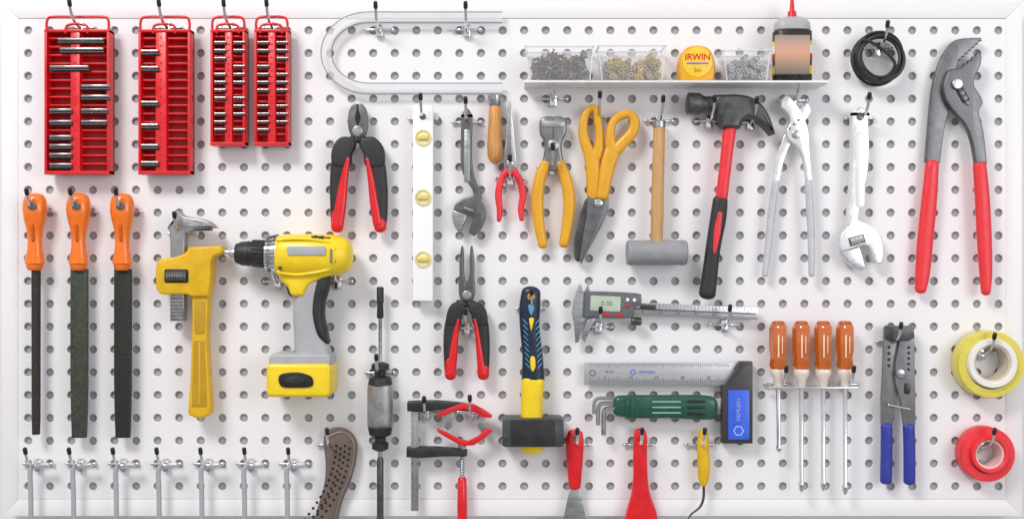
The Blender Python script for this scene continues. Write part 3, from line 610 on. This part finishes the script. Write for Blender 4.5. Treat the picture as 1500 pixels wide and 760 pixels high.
# tapes
thing('tape_roll','roll of yellow tape on pale core hanging on hook','tape roll',1449,533,24)
part('tape',[(lath(1449,533,[(36,4),(48,4),(49,6),(49,30),(47.5,32),(36,32)],64),tapey)]+[(lath(1449,533,[(r,31.8),(r+.5,32.25),(r+1.0,31.8)],64),M('tape_line','#c6b944',.4)) for r in (40,44)])
part('core',[(lath(1449,531,[(27,4),(35.9,4),(35.9,36),(34.5,38),(28.5,38),(27,36.5)],64),core)])
part('core_lining',[(lath(1449,531,[(24.5,4),(26.9,4),(26.9,34),(24.5,34)],64),corei)])
thing('tape_roll','roll of bright red tape with pale core on chrome hook','tape roll',1446,665,24)
part('tape',[(lath(1446,665,[(27,4),(39,4),(40,6),(40,26),(38.5,28),(27,28)],64),redh)])
part('core',[(lath(1446.5,663.5,[(21.5,4),(26.8,4),(27.5,33),(26,35),(23,35),(21.5,33.5)],64),redh)])
part('core_lining',[(lath(1446.5,663.5,[(18.5,4),(21.4,4),(21.4,31),(18.5,31)],64),M('pale_pink_core','#ecc9c6',.6))])
# clamps
thing('bar_clamp','steel bar clamp with black jaws and red handle','clamp',640,670,20)
part('bar',[(box(602,592,613,748,14,20,1),steel),(box(605.5,596,609.5,744,19.8,20.8,.3),steelh)])
part('fixed_jaw',[(plate(smc([(597,588),(597,588),(640,587),(684,591),(684,591),(684,597),(684,597),(650,598),(620,602),(597,601),(597,601)],3),8,28,1.6),rubber)])
part('sliding_jaw',[(plate(smc([(596,655),(596,655),(640,655),(684,659),(684,659),(684,667),(684,667),(650,667),(620,669),(596,668),(596,668)],3),8,28,1.6),rubber)])
part('spindle',[(rod((677,655,18),(677,700,18),[(0,3.5)]+[(.1+i*.04,3.6 if i%2 else 2.9) for i in range(22)]+[(1,3)],seg=14),steel)])
part('swivel_pad',[(rod((677,648,18),(677,655,18),[(0,6),(1,6)],seg=16),steel)])
part('handle',[(rod((677,698,18),(677,780,18),[(0,4),(.04,6.5),(.5,7.5),(1,7)],seg=20),red)])
# open angular spring clamp: two thin spread arms, gap between, steel bridge
thing('spring_clamp','open red spring clamp with thin angular arms and steel centre','clamp',680,620,24)
part('clamp_arm',[(plate([(640,606),(656,597),(676,590),(694,591),(709,599),(721,607),(720,611),(706,610),(697,603),(684,598),(668,600),(652,607),(641,610)],22,30,.9),red)])
part('clamp_arm',[(plate([(640,627),(654,632),(672,642),(686,645),(700,638),(712,628),(721,627),(720,632),(708,642),(694,651),(678,652),(660,643),(642,632)],22,30,.9),red)])
part('bridge_plate',[(plate([(652,604),(664,602),(666,608),(662,616),(662,626),(656,630),(650,626),(654,616)],15,21.8,.8),steel)])
part('bridge_plate',[(plate([(706,606),(712,608),(708,618),(714,628),(706,634),(699,626),(701,614)],15,21.8,.8),steel)])
part('coil_spring',[(rod((668,602,22),(698,604,22),[(i/14,4.2 if i%2 else 3.2) for i in range(15)],seg=14),chrome)])
# bottom knives
thing('putty_knife','putty knife with red handle and steel blade','putty knife',843,690,20)
part('handle',[(sw([(843,634,18,11,6),(842,650,18,13.5,7),(842,680,18,11.5,7),(842,712,18,9,6)],5,p=2.5),red),(plate(circ(843,640,5),22,25,.6),gsteel)])
part('blade',[(plate([(836,714),(849,714),(852,728),(862,775),(822,775),(832,728)],16,19,.5),steel)])
thing('scraper','one piece red plastic scraper with flared end','scraper',940,690,20)
part('handle',[(plate(smc([(929,640),(932,630),(938,628),(945,630),(948,640),(948,670),(949,700),(953,725),(962,750),(966,778),(966,778),(912,778),(912,778),(918,750),(925,725),(928,700),(928,670)],4),12,22,3),red)])
part('hang_eye',[(plate(circ(938,643,4.5,18),21.6,23,.2),redd)])
thing('hooked_pick','hooked steel pick with yellow handle','pick',1030,690,20)
part('handle',[(sw([(1031,634,18,7,5.5),(1030,648,18,8.5,6),(1031,680,18,9,6.5),(1031,700,18,8,6),(1031,708,18,5,5)],5,p=2.4),mustard)])
part('pick',[(sw([(1031,708,18,2),(1031,728,18,2),(1026,742,18,1.8),(1014,752,18,1.5),(1008,760,18,1)],5,seg=10),dsteel)])
# rasp
thing('perforated_rasp','brown perforated steel rasp hanging on hook','rasp',492,695,14)
bo=smc([(474,650),(476,636),(487,627),(503,627),(517,636),(523,652),(521,676),(513,706),(501,735),(492,775),(492,775),(456,775),(456,775),(466,740),(475,708),(477,678)],4)
part('body',[(plate(bo,10,16,2.2),brown)])
hs=[]
for i in range(14):
    for j in range(4):
        t=i/13; y=652+t*108+((j%2)*4); cx_=502-15*t-32*t*t+3*math.sin(t*3); hs.append((plate(circ(cx_-9+j*6.4,y,2.1,10),15.4,16.5,.1),black))
part('perforations',hs)
part('rolled_edge',[(sw([(480,640,16,1.6),(500,632,16,1.6),(517,644,16,1.6),(518,672,16,1.6),(510,702,16,1.6),(498,732,16,1.6),(489,772,16,1.6)],5,seg=8),M('rasp_edge','#8b7d76',.4,.5))])
# hex keys bottom row
for k in range(7):
    x=44+62.6*k
    thing('hex_key_wrench','long grey steel hex key hanging on chrome hook','hex key',x,712,22,'grey hex keys hanging on hooks')
    part('long_arm',[(sw([(x+8,682,22,3.8),(x+3,684,22,3.8),(x,692,22,3.8),(x+1,720,22,3.8),(x+1.5,775,22,3.8)],5,seg=8,cap=False),greyp)])
    part('short_arm',[(sw([(x+7,682,22,3.7),(x+26,680,22,3.7)],2,seg=8),chrome)])
# ---------------------------------------------------------------- light, world, camera
wd=bpy.data.worlds.new('World'); scene.world=wd; wd.use_nodes=True; N=wd.node_tree.nodes; L=wd.node_tree.links
bg=N['Background']; tc=N.new('ShaderNodeTexCoord'); sp=N.new('ShaderNodeSeparateXYZ'); L.new(tc.outputs['Generated'],sp.inputs[0])
mr=N.new('ShaderNodeMapRange'); mr.inputs[1].default_value=-1; mr.inputs[2].default_value=1; L.new(sp.outputs[2],mr.inputs[0])
cr=N.new('ShaderNodeValToRGB'); L.new(mr.outputs[0],cr.inputs[0]); e=cr.color_ramp.elements
e[0].color=(.5,.5,.5,1); e[1].color=(1,1,1,1)
for p,v in ((.30,.45),(.42,.25),(.47,.9),(.56,1.0),(.62,.35),(.7,.9)):
    k=e.new(p); k.color=(v,v*.99,v*1.01,1)
L.new(cr.outputs[0],bg.inputs[0]); bg.inputs[1].default_value=.84
def area(name,loc,tgt,size,en,c):
    l=bpy.data.lights.new(name,'AREA'); l.shape='RECTANGLE'; l.size=size[0]; l.size_y=size[1]; l.energy=en; l.color=c
    o=bpy.data.objects.new(name,l); col.objects.link(o); o.location=loc
    o.rotation_euler=(Vector(tgt)-Vector(loc)).to_track_quat('-Z','Y').to_euler(); return o
area('key_lamp',(-1.3,-2.0,2.0),(0,0,0),(.9,.7),57,(1,.985,.97))
area('fill_lamp',(1.8,-2.2,.4),(0.1,0,0),(1.2,1.2),19,(.97,.98,1))
cam=bpy.data.cameras.new('Camera'); co=bpy.data.objects.new('Camera',cam); col.objects.link(co)
co.location=(0,-D*S,0); co.rotation_euler=(math.radians(90),0,0); cam.sensor_width=36; cam.lens=36*D/1500; cam.clip_start=.05; cam.clip_end=50
scene.camera=co
scene.view_settings.view_transform='Standard'; scene.view_settings.look='None'; scene.view_settings.exposure=0
